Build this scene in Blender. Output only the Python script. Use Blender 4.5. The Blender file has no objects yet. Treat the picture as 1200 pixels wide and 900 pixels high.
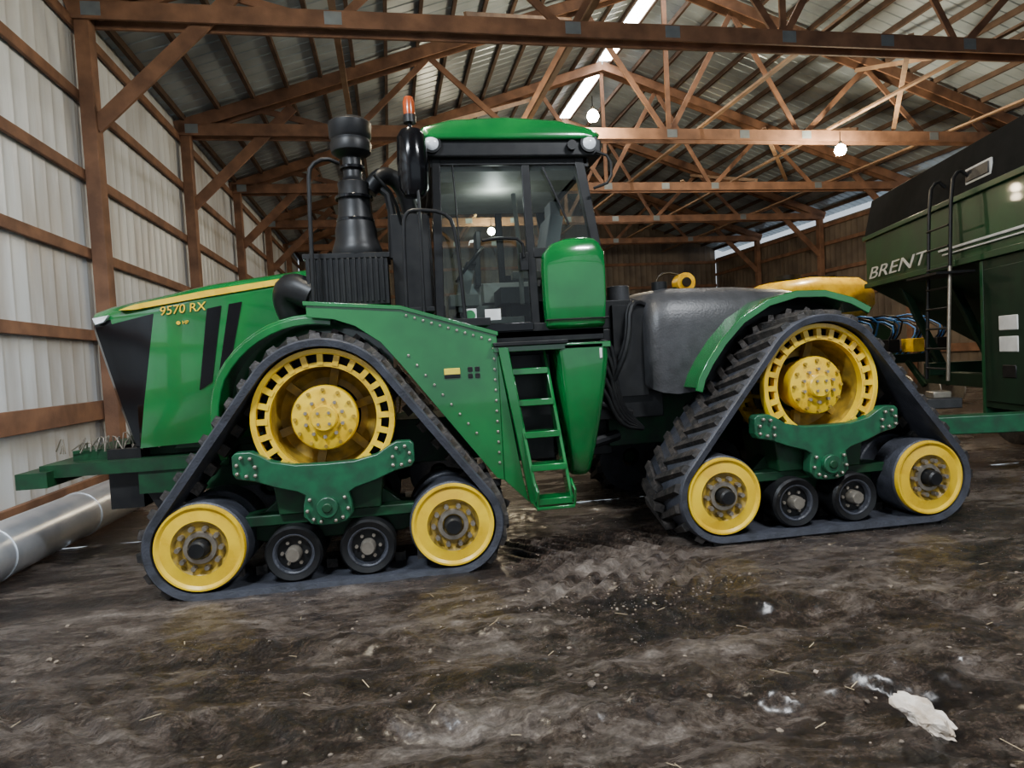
import bpy, bmesh, math, random
from mathutils import Vector, Matrix, noise
random.seed(7)
S=bpy.context.scene
COL=S.collection
rad=math.radians
# ---------------------------------------------------------------- materials
def mat(name,col,rough=.5,metal=0.,col2=None,scale=6.,bump=0.,bscale=40.,spec=.5,coat=0.,detail=6,lo=.35,hi=.65,emit=None,es=0,stretch=None,rvar=0):
    m=bpy.data.materials.new(name); m.use_nodes=True
    nt=m.node_tree; N=nt.nodes; L=nt.links; b=N['Principled BSDF']
    b.inputs['Roughness'].default_value=rough; b.inputs['Metallic'].default_value=metal
    b.inputs['Specular IOR Level'].default_value=spec; b.inputs['Coat Weight'].default_value=coat; b.inputs['Coat Roughness'].default_value=.04
    tc=N.new('ShaderNodeTexCoord'); mp=N.new('ShaderNodeMapping'); L.new(tc.outputs['Object'],mp.inputs[0])
    if stretch: mp.inputs['Scale'].default_value=stretch
    nz=N.new('ShaderNodeTexNoise'); nz.inputs['Scale'].default_value=scale; nz.inputs['Detail'].default_value=detail
    L.new(mp.outputs[0],nz.inputs['Vector'])
    rp=N.new('ShaderNodeValToRGB'); rp.color_ramp.elements[0].position=lo; rp.color_ramp.elements[1].position=hi
    c2=col2 or tuple(c*.8 for c in col)
    rp.color_ramp.elements[0].color=(*c2,1); rp.color_ramp.elements[1].color=(*col,1)
    L.new(nz.outputs['Fac'],rp.inputs[0]); L.new(rp.outputs[0],b.inputs['Base Color'])
    if rvar:
        mr=N.new('ShaderNodeMapRange'); mr.inputs['To Min'].default_value=rough-rvar; mr.inputs['To Max'].default_value=rough+rvar
        mr.inputs['From Min'].default_value=.3; mr.inputs['From Max'].default_value=.7
        L.new(nz.outputs['Fac'],mr.inputs[0]); L.new(mr.outputs[0],b.inputs['Roughness'])
    if bump:
        n2=N.new('ShaderNodeTexNoise'); n2.inputs['Scale'].default_value=bscale; n2.inputs['Detail'].default_value=4
        L.new(mp.outputs[0],n2.inputs['Vector'])
        bp=N.new('ShaderNodeBump'); bp.inputs['Strength'].default_value=bump; bp.inputs['Distance'].default_value=.02
        L.new(n2.outputs['Fac'],bp.inputs['Height']); L.new(bp.outputs[0],b.inputs['Normal'])
    if emit:
        b.inputs['Emission Color'].default_value=(*emit,1); b.inputs['Emission Strength'].default_value=es
    return m
GREEN=mat('paint_green',(.003,.145,.028),.18,col2=(.003,.095,.02),scale=2.5,coat=.9)
DGREEN=mat('paint_green_dirty',(.007,.055,.020),.45,col2=(.010,.028,.014),scale=8,spec=.35)
TEAL=mat('paint_green_cast',(.008,.11,.045),.36,col2=(.014,.06,.030),scale=10)
YEL=mat('paint_yellow',(.88,.58,.012),.3,col2=(.68,.40,.012),scale=5,coat=.3,rvar=.08)
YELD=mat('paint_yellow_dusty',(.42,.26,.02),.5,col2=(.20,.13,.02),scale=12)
BLACK=mat('black_plastic',(.007,.007,.008),.42,col2=(.013,.013,.013),scale=10,spec=.3)
BLKG=mat('black_gloss',(.004,.004,.005),.15,scale=4,spec=.35)
GREYD=mat('tank_plastic',(.045,.045,.048),.4,col2=(.028,.028,.030),scale=9,bump=.15,bscale=60)
RUB=mat('track_rubber',(.046,.049,.062),.48,col2=(.024,.025,.030),scale=9,bump=.3,bscale=60,lo=.3,hi=.6)
RUBM=mat('track_rubber_muddy',(.046,.038,.033),.62,col2=(.008,.008,.008),scale=14,bump=.5,bscale=40)
STEEL=mat('bolt_steel',(.45,.40,.33),.35,metal=.8,scale=20)
GALV=mat('galvanized_steel',(.95,.97,1.0),.28,metal=.7,col2=(.80,.83,.88),scale=5)
WOOD=mat('lumber',(.26,.135,.08),.75,col2=(.14,.072,.045),scale=3,bump=.2,bscale=50,detail=8)
WOODD=mat('lumber_dark',(.10,.062,.044),.8,col2=(.055,.034,.025),scale=3)
WOODL=mat('lumber_pale',(.34,.22,.13),.7,col2=(.22,.13,.08),scale=3,bump=.2)
PLATE=mat('gusset_plate',(.28,.33,.37),.4,metal=.5)
WALLM=mat('wall_sheet_metal',(.68,.74,.80),.36,metal=.0,col2=(.44,.44,.44),scale=.9,bump=.3,bscale=6,stretch=(1,2,.4),lo=.3,hi=.58)
WALLT=mat('wall_sheet_tan',(.18,.14,.105),.55,col2=(.09,.07,.055),scale=1.2)
ROOFM=mat('roof_sheet_metal',(.42,.51,.58),.32,metal=.25,col2=(.22,.27,.32),scale=.8)
WHITE=mat('white_plastic',(.8,.8,.78),.5)
LAMPW=mat('lamp_lens',(.85,.88,.9),.1,col2=(.6,.62,.65),scale=30)
AMBER=mat('amber_lens',(.35,.06,.015),.2,emit=(1,.2,.03),es=.05)
STICK=mat('sticker_yellow',(.8,.62,.05),.5)
CGREEN=mat('cart_green',(.004,.070,.022),.42,col2=(.005,.045,.017),scale=2,coat=.15)  # green darkened: the shade over the cart is put into the colour
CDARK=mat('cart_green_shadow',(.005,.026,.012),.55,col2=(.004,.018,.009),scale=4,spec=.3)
TARP=mat('cart_tarp',(.009,.010,.010),.85,col2=(.014,.014,.014),scale=6,spec=.1)
SEAT=mat('seat_fabric',(.14,.14,.15),.8)
CABG=mat('cab_trim_grey',(.32,.32,.30),.6)
BLUEH=mat('hose_blue',(.03,.14,.42),.5)
PAPER=mat('paper',(.66,.59,.51),.9,col2=(.38,.30,.22),scale=14,bump=.3)
SKYL=mat('skylight_fiberglass',(.9,.9,.85),.5,emit=(1,.95,.86),es=38)
BULB=mat('bulb_glow',(1,.9,.7),.5,emit=(1,.84,.55),es=320)
FILLM=mat('fill_panel_glow',(1,1,1),.5,emit=(.9,.95,1),es=12)  # glowing face of the added fill lamps
def glassmat():
    m=bpy.data.materials.new('cab_glass'); m.use_nodes=True; nt=m.node_tree; N=nt.nodes; L=nt.links
    N.clear(); o=N.new('ShaderNodeOutputMaterial'); mx=N.new('ShaderNodeMixShader'); t=N.new('ShaderNodeBsdfTransparent')
    t.inputs[0].default_value=(.78,.88,.84,1); g=N.new('ShaderNodeBsdfGlossy'); g.inputs['Roughness'].default_value=.0
    f=N.new('ShaderNodeFresnel'); f.inputs[0].default_value=1.45
    L.new(f.outputs[0],mx.inputs[0]); L.new(t.outputs[0],mx.inputs[1]); L.new(g.outputs[0],mx.inputs[2]); L.new(mx.outputs[0],o.inputs[0])
    return m
GLASS=glassmat()
def dirtmat():
    m=bpy.data.materials.new('barn_dirt'); m.use_nodes=True; nt=m.node_tree; N=nt.nodes; L=nt.links; b=N['Principled BSDF']
    tc=N.new('ShaderNodeTexCoord')
    def nz(s,d=8,rgh=.6,dist=0,sc=None,rot=.2):
        n=N.new('ShaderNodeTexNoise'); n.inputs['Scale'].default_value=s; n.inputs['Detail'].default_value=d
        n.inputs['Roughness'].default_value=rgh; n.inputs['Distortion'].default_value=dist
        if sc:
            mp=N.new('ShaderNodeMapping'); mp.inputs['Scale'].default_value=sc; mp.inputs['Rotation'].default_value=(0,0,rot); L.new(tc.outputs['Object'],mp.inputs[0]); L.new(mp.outputs[0],n.inputs['Vector'])
        else: L.new(tc.outputs['Object'],n.inputs['Vector'])
        return n.outputs['Fac']
    a=nz(1.0,10,.62,.4,(.7,1.5,1)); c=nz(9,10,.75,.3,(.7,1.3,1),-.3); e=nz(50,6,.7); g=nz(2.8,12,.72,1.0,(.6,1.8,1),.1)
    def mad(x,k,y):
        q=N.new('ShaderNodeMath'); q.operation='MULTIPLY_ADD'; q.inputs[1].default_value=k; L.new(x,q.inputs[0])
        if isinstance(y,float): q.inputs[2].default_value=y
        else: L.new(y,q.inputs[2])
        return q.outputs[0]
    mix=mad(e,.18,mad(g,.24,mad(c,.26,mad(a,.32,0.))))
    r=N.new('ShaderNodeValToRGB'); el=r.color_ramp.elements
    el[0].position=.43; el[0].color=(.009,.006,.005,1); el[1].position=.615; el[1].color=(.52,.44,.37,1)
    for p,cc in((.468,(.028,.018,.013)),(.498,(.070,.047,.034)),(.524,(.125,.092,.070)),(.560,(.24,.19,.155))):
        q=el.new(p); q.color=(*cc,1)
    L.new(mix,r.inputs[0]); L.new(r.outputs[0],b.inputs['Base Color'])
    mr=N.new('ShaderNodeMapRange'); mr.inputs['From Min'].default_value=.46; mr.inputs['From Max'].default_value=.60; mr.inputs['To Min'].default_value=.12; mr.inputs['To Max'].default_value=.50
    L.new(mad(g,.5,mad(a,.5,0.)),mr.inputs[0]); L.new(mr.outputs[0],b.inputs['Roughness'])
    b.inputs['Specular IOR Level'].default_value=1.0; b.inputs['Coat Weight'].default_value=.25; b.inputs['Coat Roughness'].default_value=.22
    h=mad(g,.5,mad(e,.16,mad(c,.7,0.)))
    bp=N.new('ShaderNodeBump'); bp.inputs['Strength'].default_value=1.; bp.inputs['Distance'].default_value=.15
    L.new(h,bp.inputs['Height']); L.new(bp.outputs[0],b.inputs['Normal'])
    return m
DIRT=dirtmat()
# ---------------------------------------------------------------- builders
def empty(name,loc=(0,0,0),rot=(0,0,0)):
    e=bpy.data.objects.new(name,None); e.location=loc; e.rotation_euler=rot; e.empty_display_size=.2; COL.objects.link(e); return e
AX={'X':Matrix.Rotation(rad(90),3,'Y'),'Y':Matrix.Rotation(rad(-90),3,'X'),'Z':Matrix.Identity(3)}
class MB:
    def __init__(s,name,m,parent=None): s.n=name; s.m=m if isinstance(m,list) else [m]; s.p=parent; s.bm=bmesh.new()
    def mesh(s,vs,fs,mi=0):
        v=[s.bm.verts.new(p) for p in vs]
        for f in fs:
            try: q=s.bm.faces.new([v[i] for i in f]); q.material_index=mi
            except Exception: pass
    def box(s,c,sz,R=None,mi=0):
        c=Vector(c); h=[d/2 for d in sz]; vs=[]
        for x in(-1,1):
            for y in(-1,1):
                for z in(-1,1):
                    p=Vector((x*h[0],y*h[1],z*h[2])); 
                    if R: p=R@p
                    vs.append(c+p)
        s.mesh(vs,[(0,1,3,2),(4,6,7,5),(0,4,5,1),(2,3,7,6),(0,2,6,4),(1,5,7,3)],mi); return s
    def bb(s,x0,x1,y0,y1,z0,z1,mi=0): return s.box(((x0+x1)/2,(y0+y1)/2,(z0+z1)/2),(abs(x1-x0),abs(y1-y0),abs(z1-z0)),mi=mi)
    def beam(s,a,b,w,h,mi=0,up=None):
        a=Vector(a);b=Vector(b);d=b-a;L=d.length;d.normalize()
        u=Vector(up) if up else (Vector((0,0,1)) if abs(d.z)<.95 else Vector((0,1,0)))
        sd=d.cross(u).normalized();u=sd.cross(d)
        R=Matrix((d,sd,u)).transposed(); return s.box((a+b)/2,(L,w,h),R,mi)
    def lathe(s,c,prof,axis='Y',seg=48,mi=0):
        M=AX[axis]; c=Vector(c); vs=[];fs=[];n=len(prof)
        for i in range(seg):
            t=2*math.pi*i/seg
            for r,h in prof: vs.append(c+M@Vector((r*math.cos(t),r*math.sin(t),h)))
        for i in range(seg):
            j=(i+1)%seg
            for k in range(n-1): fs.append((i*n+k,j*n+k,j*n+k+1,i*n+k+1))
        s.mesh(vs,fs,mi); return s
    def cyl(s,c,r,d,axis='Y',seg=24,r2=None,mi=0):
        r2=r if r2 is None else r2
        return s.lathe(c,[(1e-4,-d/2),(r,-d/2),(r2,d/2),(1e-4,d/2)],axis,seg,mi)
    def poly(s,pts,y0,y1,mi=0):
        n=len(pts); vs=[(x,y0,z) for x,z in pts]+[(x,y1,z) for x,z in pts]
        fs=[tuple(range(n)),tuple(range(2*n-1,n-1,-1))]+[(i,(i+1)%n,(i+1)%n+n,i+n) for i in range(n)]
        s.mesh(vs,fs,mi); return s
    def sheet(s,path,y0,y1,th,mi=0):
        P=[Vector((x,z)) for x,z in path]; out=[]
        for i,p in enumerate(P):
            d=(P[min(i+1,len(P)-1)]-P[max(i-1,0)]).normalized(); n=Vector((-d.y,d.x)); out.append((p,p+n*th))
        vs=[];fs=[]
        for a,b in out: vs+=[(a.x,y0,a.y),(a.x,y1,a.y),(b.x,y1,b.y),(b.x,y0,b.y)]
        for i in range(len(P)-1):
            for k in range(4): fs.append((i*4+k,i*4+(k+1)%4,i*4+4+(k+1)%4,i*4+4+k))
        fs+=[(0,1,2,3),tuple((len(P)-1)*4+k for k in(3,2,1,0))]
        s.mesh(vs,fs,mi); return s
    def loft(s,rings,mi=0,cap=True,fm=None):
        n=len(rings[0]); vs=[p for r in rings for p in r]; v=[s.bm.verts.new(p) for p in vs]
        for i in range(len(rings)-1):
            for k in range(n):
                q=s.bm.faces.new([v[i*n+k],v[i*n+(k+1)%n],v[(i+1)*n+(k+1)%n],v[(i+1)*n+k]])
                q.material_index=fm(i,k,q.calc_center_median()) if fm else mi
        if cap:
            q=s.bm.faces.new(v[:n][::-1]); q.material_index=fm(-1,0,q.calc_center_median()) if fm else mi
            q=s.bm.faces.new(v[-n:]); q.material_index=mi
        return s
    def tube(s,pts,r,seg=10,mi=0,smooth=0):
        P=[Vector(p) for p in pts]
        for _ in range(smooth):
            Q=[P[0]]
            for a,b in zip(P,P[1:]): Q+=[a*.75+b*.25,a*.25+b*.75]
            Q.append(P[-1]); P=Q
        rings=[]; pu=None
        for i,p in enumerate(P):
            d=(P[min(i+1,len(P)-1)]-P[max(i-1,0)]).normalized()
            if pu is None: pu=Vector((0,1,0)) if abs(d.y)<.8 else Vector((1,0,0))
            a=d.cross(pu).normalized(); pu=a.cross(d).normalized()
            rings.append([p+r*(math.cos(t)*a+math.sin(t)*pu) for t in [2*math.pi*k/seg for k in range(seg)]])
        return s.loft(rings,mi)
    def done(s,bevel=0,ang=35,seg=2,smooth=True,recalc=True):
        if recalc: bmesh.ops.recalc_face_normals(s.bm,faces=s.bm.faces)
        me=bpy.data.meshes.new(s.n); s.bm.to_mesh(me); s.bm.free()
        for m in s.m: me.materials.append(m)
        if smooth:
            me.polygons.foreach_set('use_smooth',[True]*len(me.polygons)); me.set_sharp_from_angle(angle=rad(ang))
        o=bpy.data.objects.new(s.n,me); COL.objects.link(o)
        if s.p: o.parent=s.p
        if bevel:
            b=o.modifiers.new('bevel','BEVEL'); b.width=bevel; b.segments=seg; b.limit_method='ANGLE'; b.angle_limit=rad(40); b.harden_normals=False
        return o
def text(name,body,loc,rot,size,m,parent,sx=1,ext=.003,shear=0):
    c=bpy.data.curves.new(name,'FONT'); c.body=body; c.size=size; c.extrude=ext; c.shear=shear; c.materials.append(m)
    o=bpy.data.objects.new(name,c); o.location=loc; o.rotation_euler=rot; o.scale=(sx,1,1); COL.objects.link(o); o.parent=parent; return o
# ---------------------------------------------------------------- camera
psi,pit,rol=rad(8.7),rad(2.2),rad(3.15)
F=Vector((math.sin(psi)*math.cos(pit),math.cos(psi)*math.cos(pit),-math.sin(pit)))
R0=Vector((math.cos(psi),-math.sin(psi),0)); U0=R0.cross(F)
R=R0*math.cos(rol)-U0*math.sin(rol); U=U0*math.cos(rol)+R0*math.sin(rol)
cam=bpy.data.cameras.new('camera'); cam.lens=22.75; cam.sensor_width=36; co=bpy.data.objects.new('camera',cam); COL.objects.link(co)
M=Matrix((R,U,-F)).transposed().to_4x4(); M.translation=(0,0,1.53); co.matrix_world=M; S.camera=co; cam.clip_start=.05
# ---------------------------------------------------------------- room shell
XL,XR,YF,YB,ZE,XM,ZR=-3.9,17.0,-8.0,31.5,6.45,6.6,9.95
BR=rad(1.8)
def turn(o): o.rotation_euler=(0,0,BR); return o
def rib_wall(name,axis,fixed,a0,a1,z0,z1,m,sgn,rh=.007):
    b=MB(name,m); pr=[(0,0),(.20,0),(.215,rh),(.245,rh),(.26,0)]
    pts=[];a=a0
    while a<a1:
        for u,h in pr:
            if a+u<=a1: pts.append((a+u,h))
        a+=.30
    pts.append((a1,0)); vs=[];fs=[]
    for u,h in pts:
        for z in(z0,z1): vs.append((fixed+sgn*h,u,z) if axis=='X' else (u,fixed+sgn*h,z))
    for i in range(len(pts)-1): fs.append((2*i,2*i+2,2*i+3,2*i+1))
    b.mesh(vs,fs)
    return turn(b.done())
rib_wall('wall_left','X',XL-.03,YF,YB,-.1,ZE+.22,WALLM,1)
rib_wall('wall_right','X',XR+.03,YF,YB,-.1,ZE-.25,WALLT,-1)
rib_wall('wall_back','Y',YB,XL,XR,-.1,ZR,WALLT,-1)
HR=(XR-XL)/2
b=MB('ceiling',ROOFM)
for x0,x1 in((XL-.1,XM),(XR+.5,XM)):
    zs=lambda x: ZE+.24+(ZR-ZE)*(1-abs(x-XM)/HR)
    pts=[];a=YF
    while a<YB:
        for u,h in [(0,0),(.20,0),(.215,.018),(.245,.018),(.26,0)]: pts.append((a+u,h))
        a+=.30
    vs=[];fs=[]
    for u,h in pts:
        for x in(x0,x1): vs.append((x,u,zs(x)+h))
    for i in range(len(pts)-1): fs.append((2*i,2*i+2,2*i+3,2*i+1))
    b.mesh(vs,fs)
turn(b.done())
# floor
b=MB('floor',DIRT)
def gz(x,y):
    d=max(0,min(1,(4.35-y)/.7)); 
    f=noise.fractal(Vector((x*1.1+3,y*1.6,0)),.8,2.,4)
    rd=1-abs(noise.noise(Vector((x*1.7,y*3.2,9))))*2
    z=.035*f+.022*(rd-.5)+.016*noise.noise(Vector((x*5,y*5,3)))+.014*noise.noise(Vector((x*13,y*13,5)))+.008*noise.noise(Vector((x*27,y*27,5)))
    z*=.3+.7*d
    z-=.012
    for k,off in enumerate((.0,.75,1.7)):
        t=(y-1.9-off*.9)+.13*(x-.5)+.08*math.sin(x*1.3+k)
        z-=.028*math.exp(-(t/.13)**2)*d
        lug=.6+.4*math.tanh(3*math.sin((x+t*.9)*24))
        z+=.032*lug*math.exp(-((t-.22)/.13)**2)*d
    if .60<x<2.15 and 3.8<y<5.4:
        w=max(0,min(1,(x-.60)/.2,(2.15-x)/.2,(y-3.8)/.25))
        z+=.020*w*math.tanh(3*math.sin((x+abs(y-4.7)*.8)*36))-.012*w
    return z
def grid(x0,x1,y0,y1,st):
    nx=int((x1-x0)/st);ny=int((y1-y0)/st)
    v=[]
    for j in range(ny+1):
        for i in range(nx+1):
            x=x0+(x1-x0)*i/nx;y=y0+(y1-y0)*j/ny; v.append(b.bm.verts.new((x,y,gz(x,y))))
    for j in range(ny):
        for i in range(nx):
            k=j*(nx+1)+i; b.bm.faces.new((v[k],v[k+1],v[k+nx+2],v[k+nx+1]))
grid(-5.4,8,.6,6.6,.023); grid(-5.4,17.8,6.6,YB+.8,.4); grid(-5.4,17.8,YF-6,.6,.4); grid(8,17.8,.6,6.6,.3)
b.done(ang=60)
TY=[9.7+4.4*k for k in range(-4,5)]
b=MB('post_row',WOOD)
for y in TY:
    b.bb(XL+.06,XL+.24,y-.11,y+.11,-.05,ZE+.1)
    b.bb(XR-.24,XR-.06,y-.11,y+.11,-.05,ZE-.05)
turn(b.done(bevel=.008))
b=MB('trim_1',WOOD)
for z,h in((1.15,.25),(2.15,.14),(3.25,.14),(4.3,.14),(5.35,.14),(6.3,.14)):
    b.bb(XL+.005,XL+.055,YF,YB,z-h/2,z+h/2)
    b.bb(XR-.055,XR-.005,YF,YB,min(z,6.05)-h/2,min(z,6.05)+h/2)
b.bb(XL+.0,XL+.06,YF,YB,-.05,.3)
for z in(1.2,2.4,3.6,4.8,6): b.bb(XL,XR,YB-.1,YB-.05,z-.07,z+.07)
turn(b.done(bevel=.006))
rz=lambda x: ZE+(ZR-ZE)*(1-abs(x-XM)/HR)
b=MB('roof_truss_row',[WOOD,PLATE])
for y in TY:
    for s in(-1,1):
        yy=y+s*.14
        b.bb(XL+.05,XR-.05,yy-.02,yy+.02,ZE-.13,ZE+.11)
        for xa in(XL,XR): b.beam((xa,yy,ZE+.02),(XM,yy,ZR+.0),.04,.24)
    nb=[XL+.3,-.5,3.0,XM,10,13.5,XR-.3]; nt=[-2.3,1.2,4.7,8.3,11.8,15.3]
    for i,x in enumerate(nt):
        for xb in(nb[i],nb[i+1]): b.beam((xb,y+.05,ZE),(x,y+.05,rz(x)-.06),.04,.12)
    b.beam((XM,y,ZE),(XM,y,ZR),.04,.11,up=(1,0,0))
    for x in [XL+.3,-.5,3.0,4.6,XM,8.4,10,13.5]:
        b.bb(x-.12,x+.12,y-.165,y-.16,ZE-.09,ZE+.09,mi=1)
    for s,xw in((1,XL+.2),(-1,XR-.2)):
        b.beam((xw,y-.02,4.95),(xw+s*2.05,y-.02,6.95),.05,.2)
turn(b.done())
b=MB('purlin_row',WOODD)
n=15
for k in range(n+1):
    for s in(-1,1):
        x=XM+s*(.25+(HR-.35)*k/n); b.box((x,(YF+YB)/2,rz(x)+.18),(.07,YB-YF,.12))
turn(b.done())
b=MB('roof_bracing',WOODL)
for x in(-.5,3.2,7.3,10.6,14.0): b.bb(x-.05,x+.05,YF,YB-.2,ZE+.12,ZE+.165)
for i in range(3,7):
    y0,y1=TY[i],TY[i+1]
    b.beam((1.4,y0,ZE+.2),(4.4,y1,rz(4.4)-.25),.04,.1)
    b.beam((9,y0,ZE+.2),(12.5,y1,ZE+.2),.09,.04); b.beam((11.5,y1,rz(11.5)-.25),(11.5,y0,ZE+.2),.04,.09)
turn(b.done())
b=MB('ridge_skylight',SKYL)
for i in range(len(TY)-1):
    if TY[i]>9 and TY[i]<20: b.bb(XM-.17,XM+.17,TY[i]+.4,TY[i+1]-.4,ZR+.02,ZR+.06)
turn(b.done())
# ---------------------------------------------------------------- tractor
T=empty('articulated_track_tractor',(0,0,0))
YO=4.68
def support(circs,off,n=360):
    P=[]
    for i in range(n):
        t=2*math.pi*i/n; nx,nz=math.cos(t),math.sin(t)
        c=max(circs,key=lambda c:nx*c[0]+nz*c[1]+c[2]); P.append(Vector((c[0]+(c[2]+off)*nx,c[1]+(c[2]+off)*nz)))
    return P
def resample(P,step):
    Q=P+[P[0]]; L=[0]
    for a,c in zip(Q,Q[1:]): L.append(L[-1]+(c-a).length)
    n=int(L[-1]/step); out=[]; k=0
    for i in range(n):
        d=L[-1]*i/n
        while L[k+1]<d or L[k+1]-L[k]<1e-9: k+=1
        f=(d-L[k])/(L[k+1]-L[k]); p=Q[k].lerp(Q[k+1],f); out.append(p)
    res=[]
    for i,p in enumerate(out):
        t=(out[(i+1)%n]-out[i-1]).normalized(); res.append((p,t,Vector((t.y,-t.x))))
    return res
def track(xc,yf,s,tag,zi=.36,hs=.87):
    Yk=lambda k: yf+s*k
    zd=1.18; BT=.058
    circs=[(xc,zd,.515),(xc-hs,zi,.315),(xc+hs,zi,.315)]
    path=resample(support(circs,0,720),.03)
    b=MB(tag+'_rubber_belt',[RUB,RUBM],T)
    rings=[]
    for p,t,nn in path:
        i_=p; o_=p+nn*BT; m_=p+nn*(BT-.012)
        rings.append([Vector((i_.x,Yk(0.01),i_.y)),Vector((m_.x,Yk(0),m_.y)),Vector((o_.x,Yk(.015),o_.y)),Vector((o_.x,Yk(.75),o_.y)),Vector((i_.x,Yk(.76),i_.y))])
    nR=len(rings); vs=[q for r in rings for q in r]; fs=[]
    for i in range(nR):
        j=(i+1)%nR
        for k in range(5): fs.append((i*5+k,i*5+(k+1)%5,j*5+(k+1)%5,j*5+k))
    b.mesh(vs,fs)
    lp=resample(support(circs,BT,720),.15)
    for i,(p,t,nn) in enumerate(lp):
        for half in(0,1):
            k0,k1=(.02,.41) if half==0 else (.74,.35)
            sh=.15 ; ph=0 if half==0 else .075
            def P3(k,a,h):
                q=p+t*(a+ph)+nn*h
                return Vector((q.x,Yk(k),q.y))
            w0,w1=.048,.034; h=.038
            A=[P3(k0,-w0,-.03),P3(k0,w0,-.03),P3(k1,sh+w1,-.05),P3(k1,sh-w1,-.05)]
            B=[P3(k0+(.015 if half==0 else -.015),-w0*.65,h),P3(k0+(.015 if half==0 else -.015),w0*.65,h),P3(k1,sh+w1*.65,h),P3(k1,sh-w1*.65,h)]
            b.mesh(A+B,[(0,1,2,3),(7,6,5,4),(0,4,5,1),(1,5,6,2),(2,6,7,3),(3,7,4,0)],mi=1)
    gp=resample(support(circs,-.03,720),.17)
    for p,t,nn in gp:
        Rm=Matrix((Vector((t.x,0,t.y)),Vector((0,1,0)),Vector((nn.x,0,nn.y)))).transposed()
        b.box((p.x,Yk(.38),p.y),(.08,.10,.07),Rm,mi=1)
    b.done(ang=40)
    # drive wheel
    b=MB(tag+'_drive_wheel',[YEL,BLACK,STEEL,YELD],T)
    def lt(prof,mi=0,seg=72): b.lathe((xc,0,zd),[(r,Yk(k)) for r,k in prof],'Y',seg,mi)
    for ka in(.08,.50):
        lt([(.500,ka),(.505,ka+.012),(.505,ka+.06),(.462,ka+.06),(.462,ka+.005),(.470,ka),(.500,ka)])
        lt([(.405,ka+.02),(.405,ka+.08),(.372,ka+.08),(.372,ka+.02),(.405,ka+.02)])
        for i in range(24):
            t=2*math.pi*i/24; d=Vector((math.cos(t),0,math.sin(t)))
            b.beam(Vector((xc,Yk(ka+.035),zd))+d*.385,Vector((xc,Yk(ka+.035),zd))+d*.48,.045,.042,up=(-math.sin(t),0,math.cos(t)))
    for i in range(24):
        t=2*math.pi*(i+.5)/24; b.beam((xc+.485*math.cos(t),Yk(.1),zd+.485*math.sin(t)),(xc+.485*math.cos(t),Yk(.62),zd+.485*math.sin(t)),.03,.03,mi=3)
    lt([(.385,.12),(.375,.34),(.36,.40),(.30,.43),(.24,.42)],3)
    lt([(.378,.13),(.367,.34),(.35,.39),(.29,.42),(.24,.41)],3)
    lt([(.475,.30),(.38,.30)],1)
    for i in range(6):
        t=2*math.pi*(i+.3)/6; d=Vector((math.cos(t),0,math.sin(t))); b.beam(Vector((xc,Yk(.38),zd))+d*.22,Vector((xc,Yk(.36),zd))+d*.37,.05,.06,mi=3,up=(-math.sin(t),0,math.cos(t)))
    lt([(.001,.085),(.085,.085),(.095,.095),(.10,.13),(.20,.14),(.228,.15),(.238,.17),(.238,.24),(.20,.26),(.20,.42)])
    for i in range(12):
        t=2*math.pi*i/12; b.cyl((xc+.205*math.cos(t),Yk(.135),zd+.205*math.sin(t)),.014,.03,'Y',6,mi=3)
    for i in range(10):
        t=2*math.pi*(i+.5)/10; b.cyl((xc+.135*math.cos(t),Yk(.122),zd+.135*math.sin(t)),.014,.03,'Y',6,mi=2)
    for i in range(4):
        t=2*math.pi*(i+.5)/4; b.cyl((xc+.055*math.cos(t),Yk(.08),zd+.055*math.sin(t)),.012,.02,'Y',6,mi=2)
    b.done(ang=30)
    # idlers
    b=MB(tag+'_idler_wheels',[YEL,BLACK,STEEL,RUB,YELD],T)
    for xi in(xc-hs,xc+hs):
        def li(prof,mi=0,seg=56): b.lathe((xi,0,zi),[(r,Yk(k)) for r,k in prof],'Y',seg,mi)
        li([(.19,.022),(.265,.03),(.285,.015),(.298,.015),(.303,.03),(.303,.30),(.15,.31)])
        li([(.001,.055),(.10,.055),(.165,.05),(.178,.032),(.19,.022)],4)
        li([(.303,.05),(.315,.06),(.315,.30),(.303,.30)],3)
        li([(.15,.46),(.303,.46),(.315,.47),(.315,.72),(.1,.72)],3)
        li([(.001,-.05),(.05,-.05),(.062,-.035),(.066,.055)],1)
        li([(.075,.055),(.08,.03),(.11,.03),(.115,.053)],2,36)
        for i in range(10):
            t=2*math.pi*i/10; b.cyl((xi+.143*math.cos(t),Yk(.03),zi+.143*math.sin(t)),.018,.055,'Y',6,mi=2)
    b.done(ang=30)
    b=MB(tag+'_mid_rollers',[BLACK,RUB,STEEL],T)
    for xi in(xc-.265,xc+.255):
        zz=zi-.315+.2
        for k0 in(.06,.46):
            b.lathe((xi,0,zz),[(r,Yk(k0+k)) for r,k in[(.001,.06),(.12,.06),(.135,.02),(.185,.0),(.20,.02),(.20,.22),(.1,.24)]],'Y',40,0)
            b.lathe((xi,0,zz),[(r,Yk(k0+k)) for r,k in[(.12,.05),(.128,.02),(.138,.012),(.145,.012)]],'Y',40,1)
        b.lathe((xi,0,zz),[(r,Yk(k)) for r,k in[(.001,.03),(.045,.03),(.055,.05),(.055,.13)]],'Y',24,2)
        for i in range(6):
            t=2*math.pi*i/6; b.cyl((xi+.085*math.cos(t),Yk(.115),zz+.085*math.sin(t)),.013,.03,'Y',6,mi=2)
    b.done(ang=30)
    b=MB(tag+'_bogie_beam',[TEAL,STEEL,DGREEN],T)
    half=[(.0,.865),(.2,.87),(.36,.905),(.44,.955),(.50,.985),(.60,.985),(.625,.96),(.625,.84),(.60,.80),(.48,.775),(.34,.72),(.2,.68),(.15,.65),(.165,.58),(.17,.50),(.12,.445),(.05,.43)]
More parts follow.
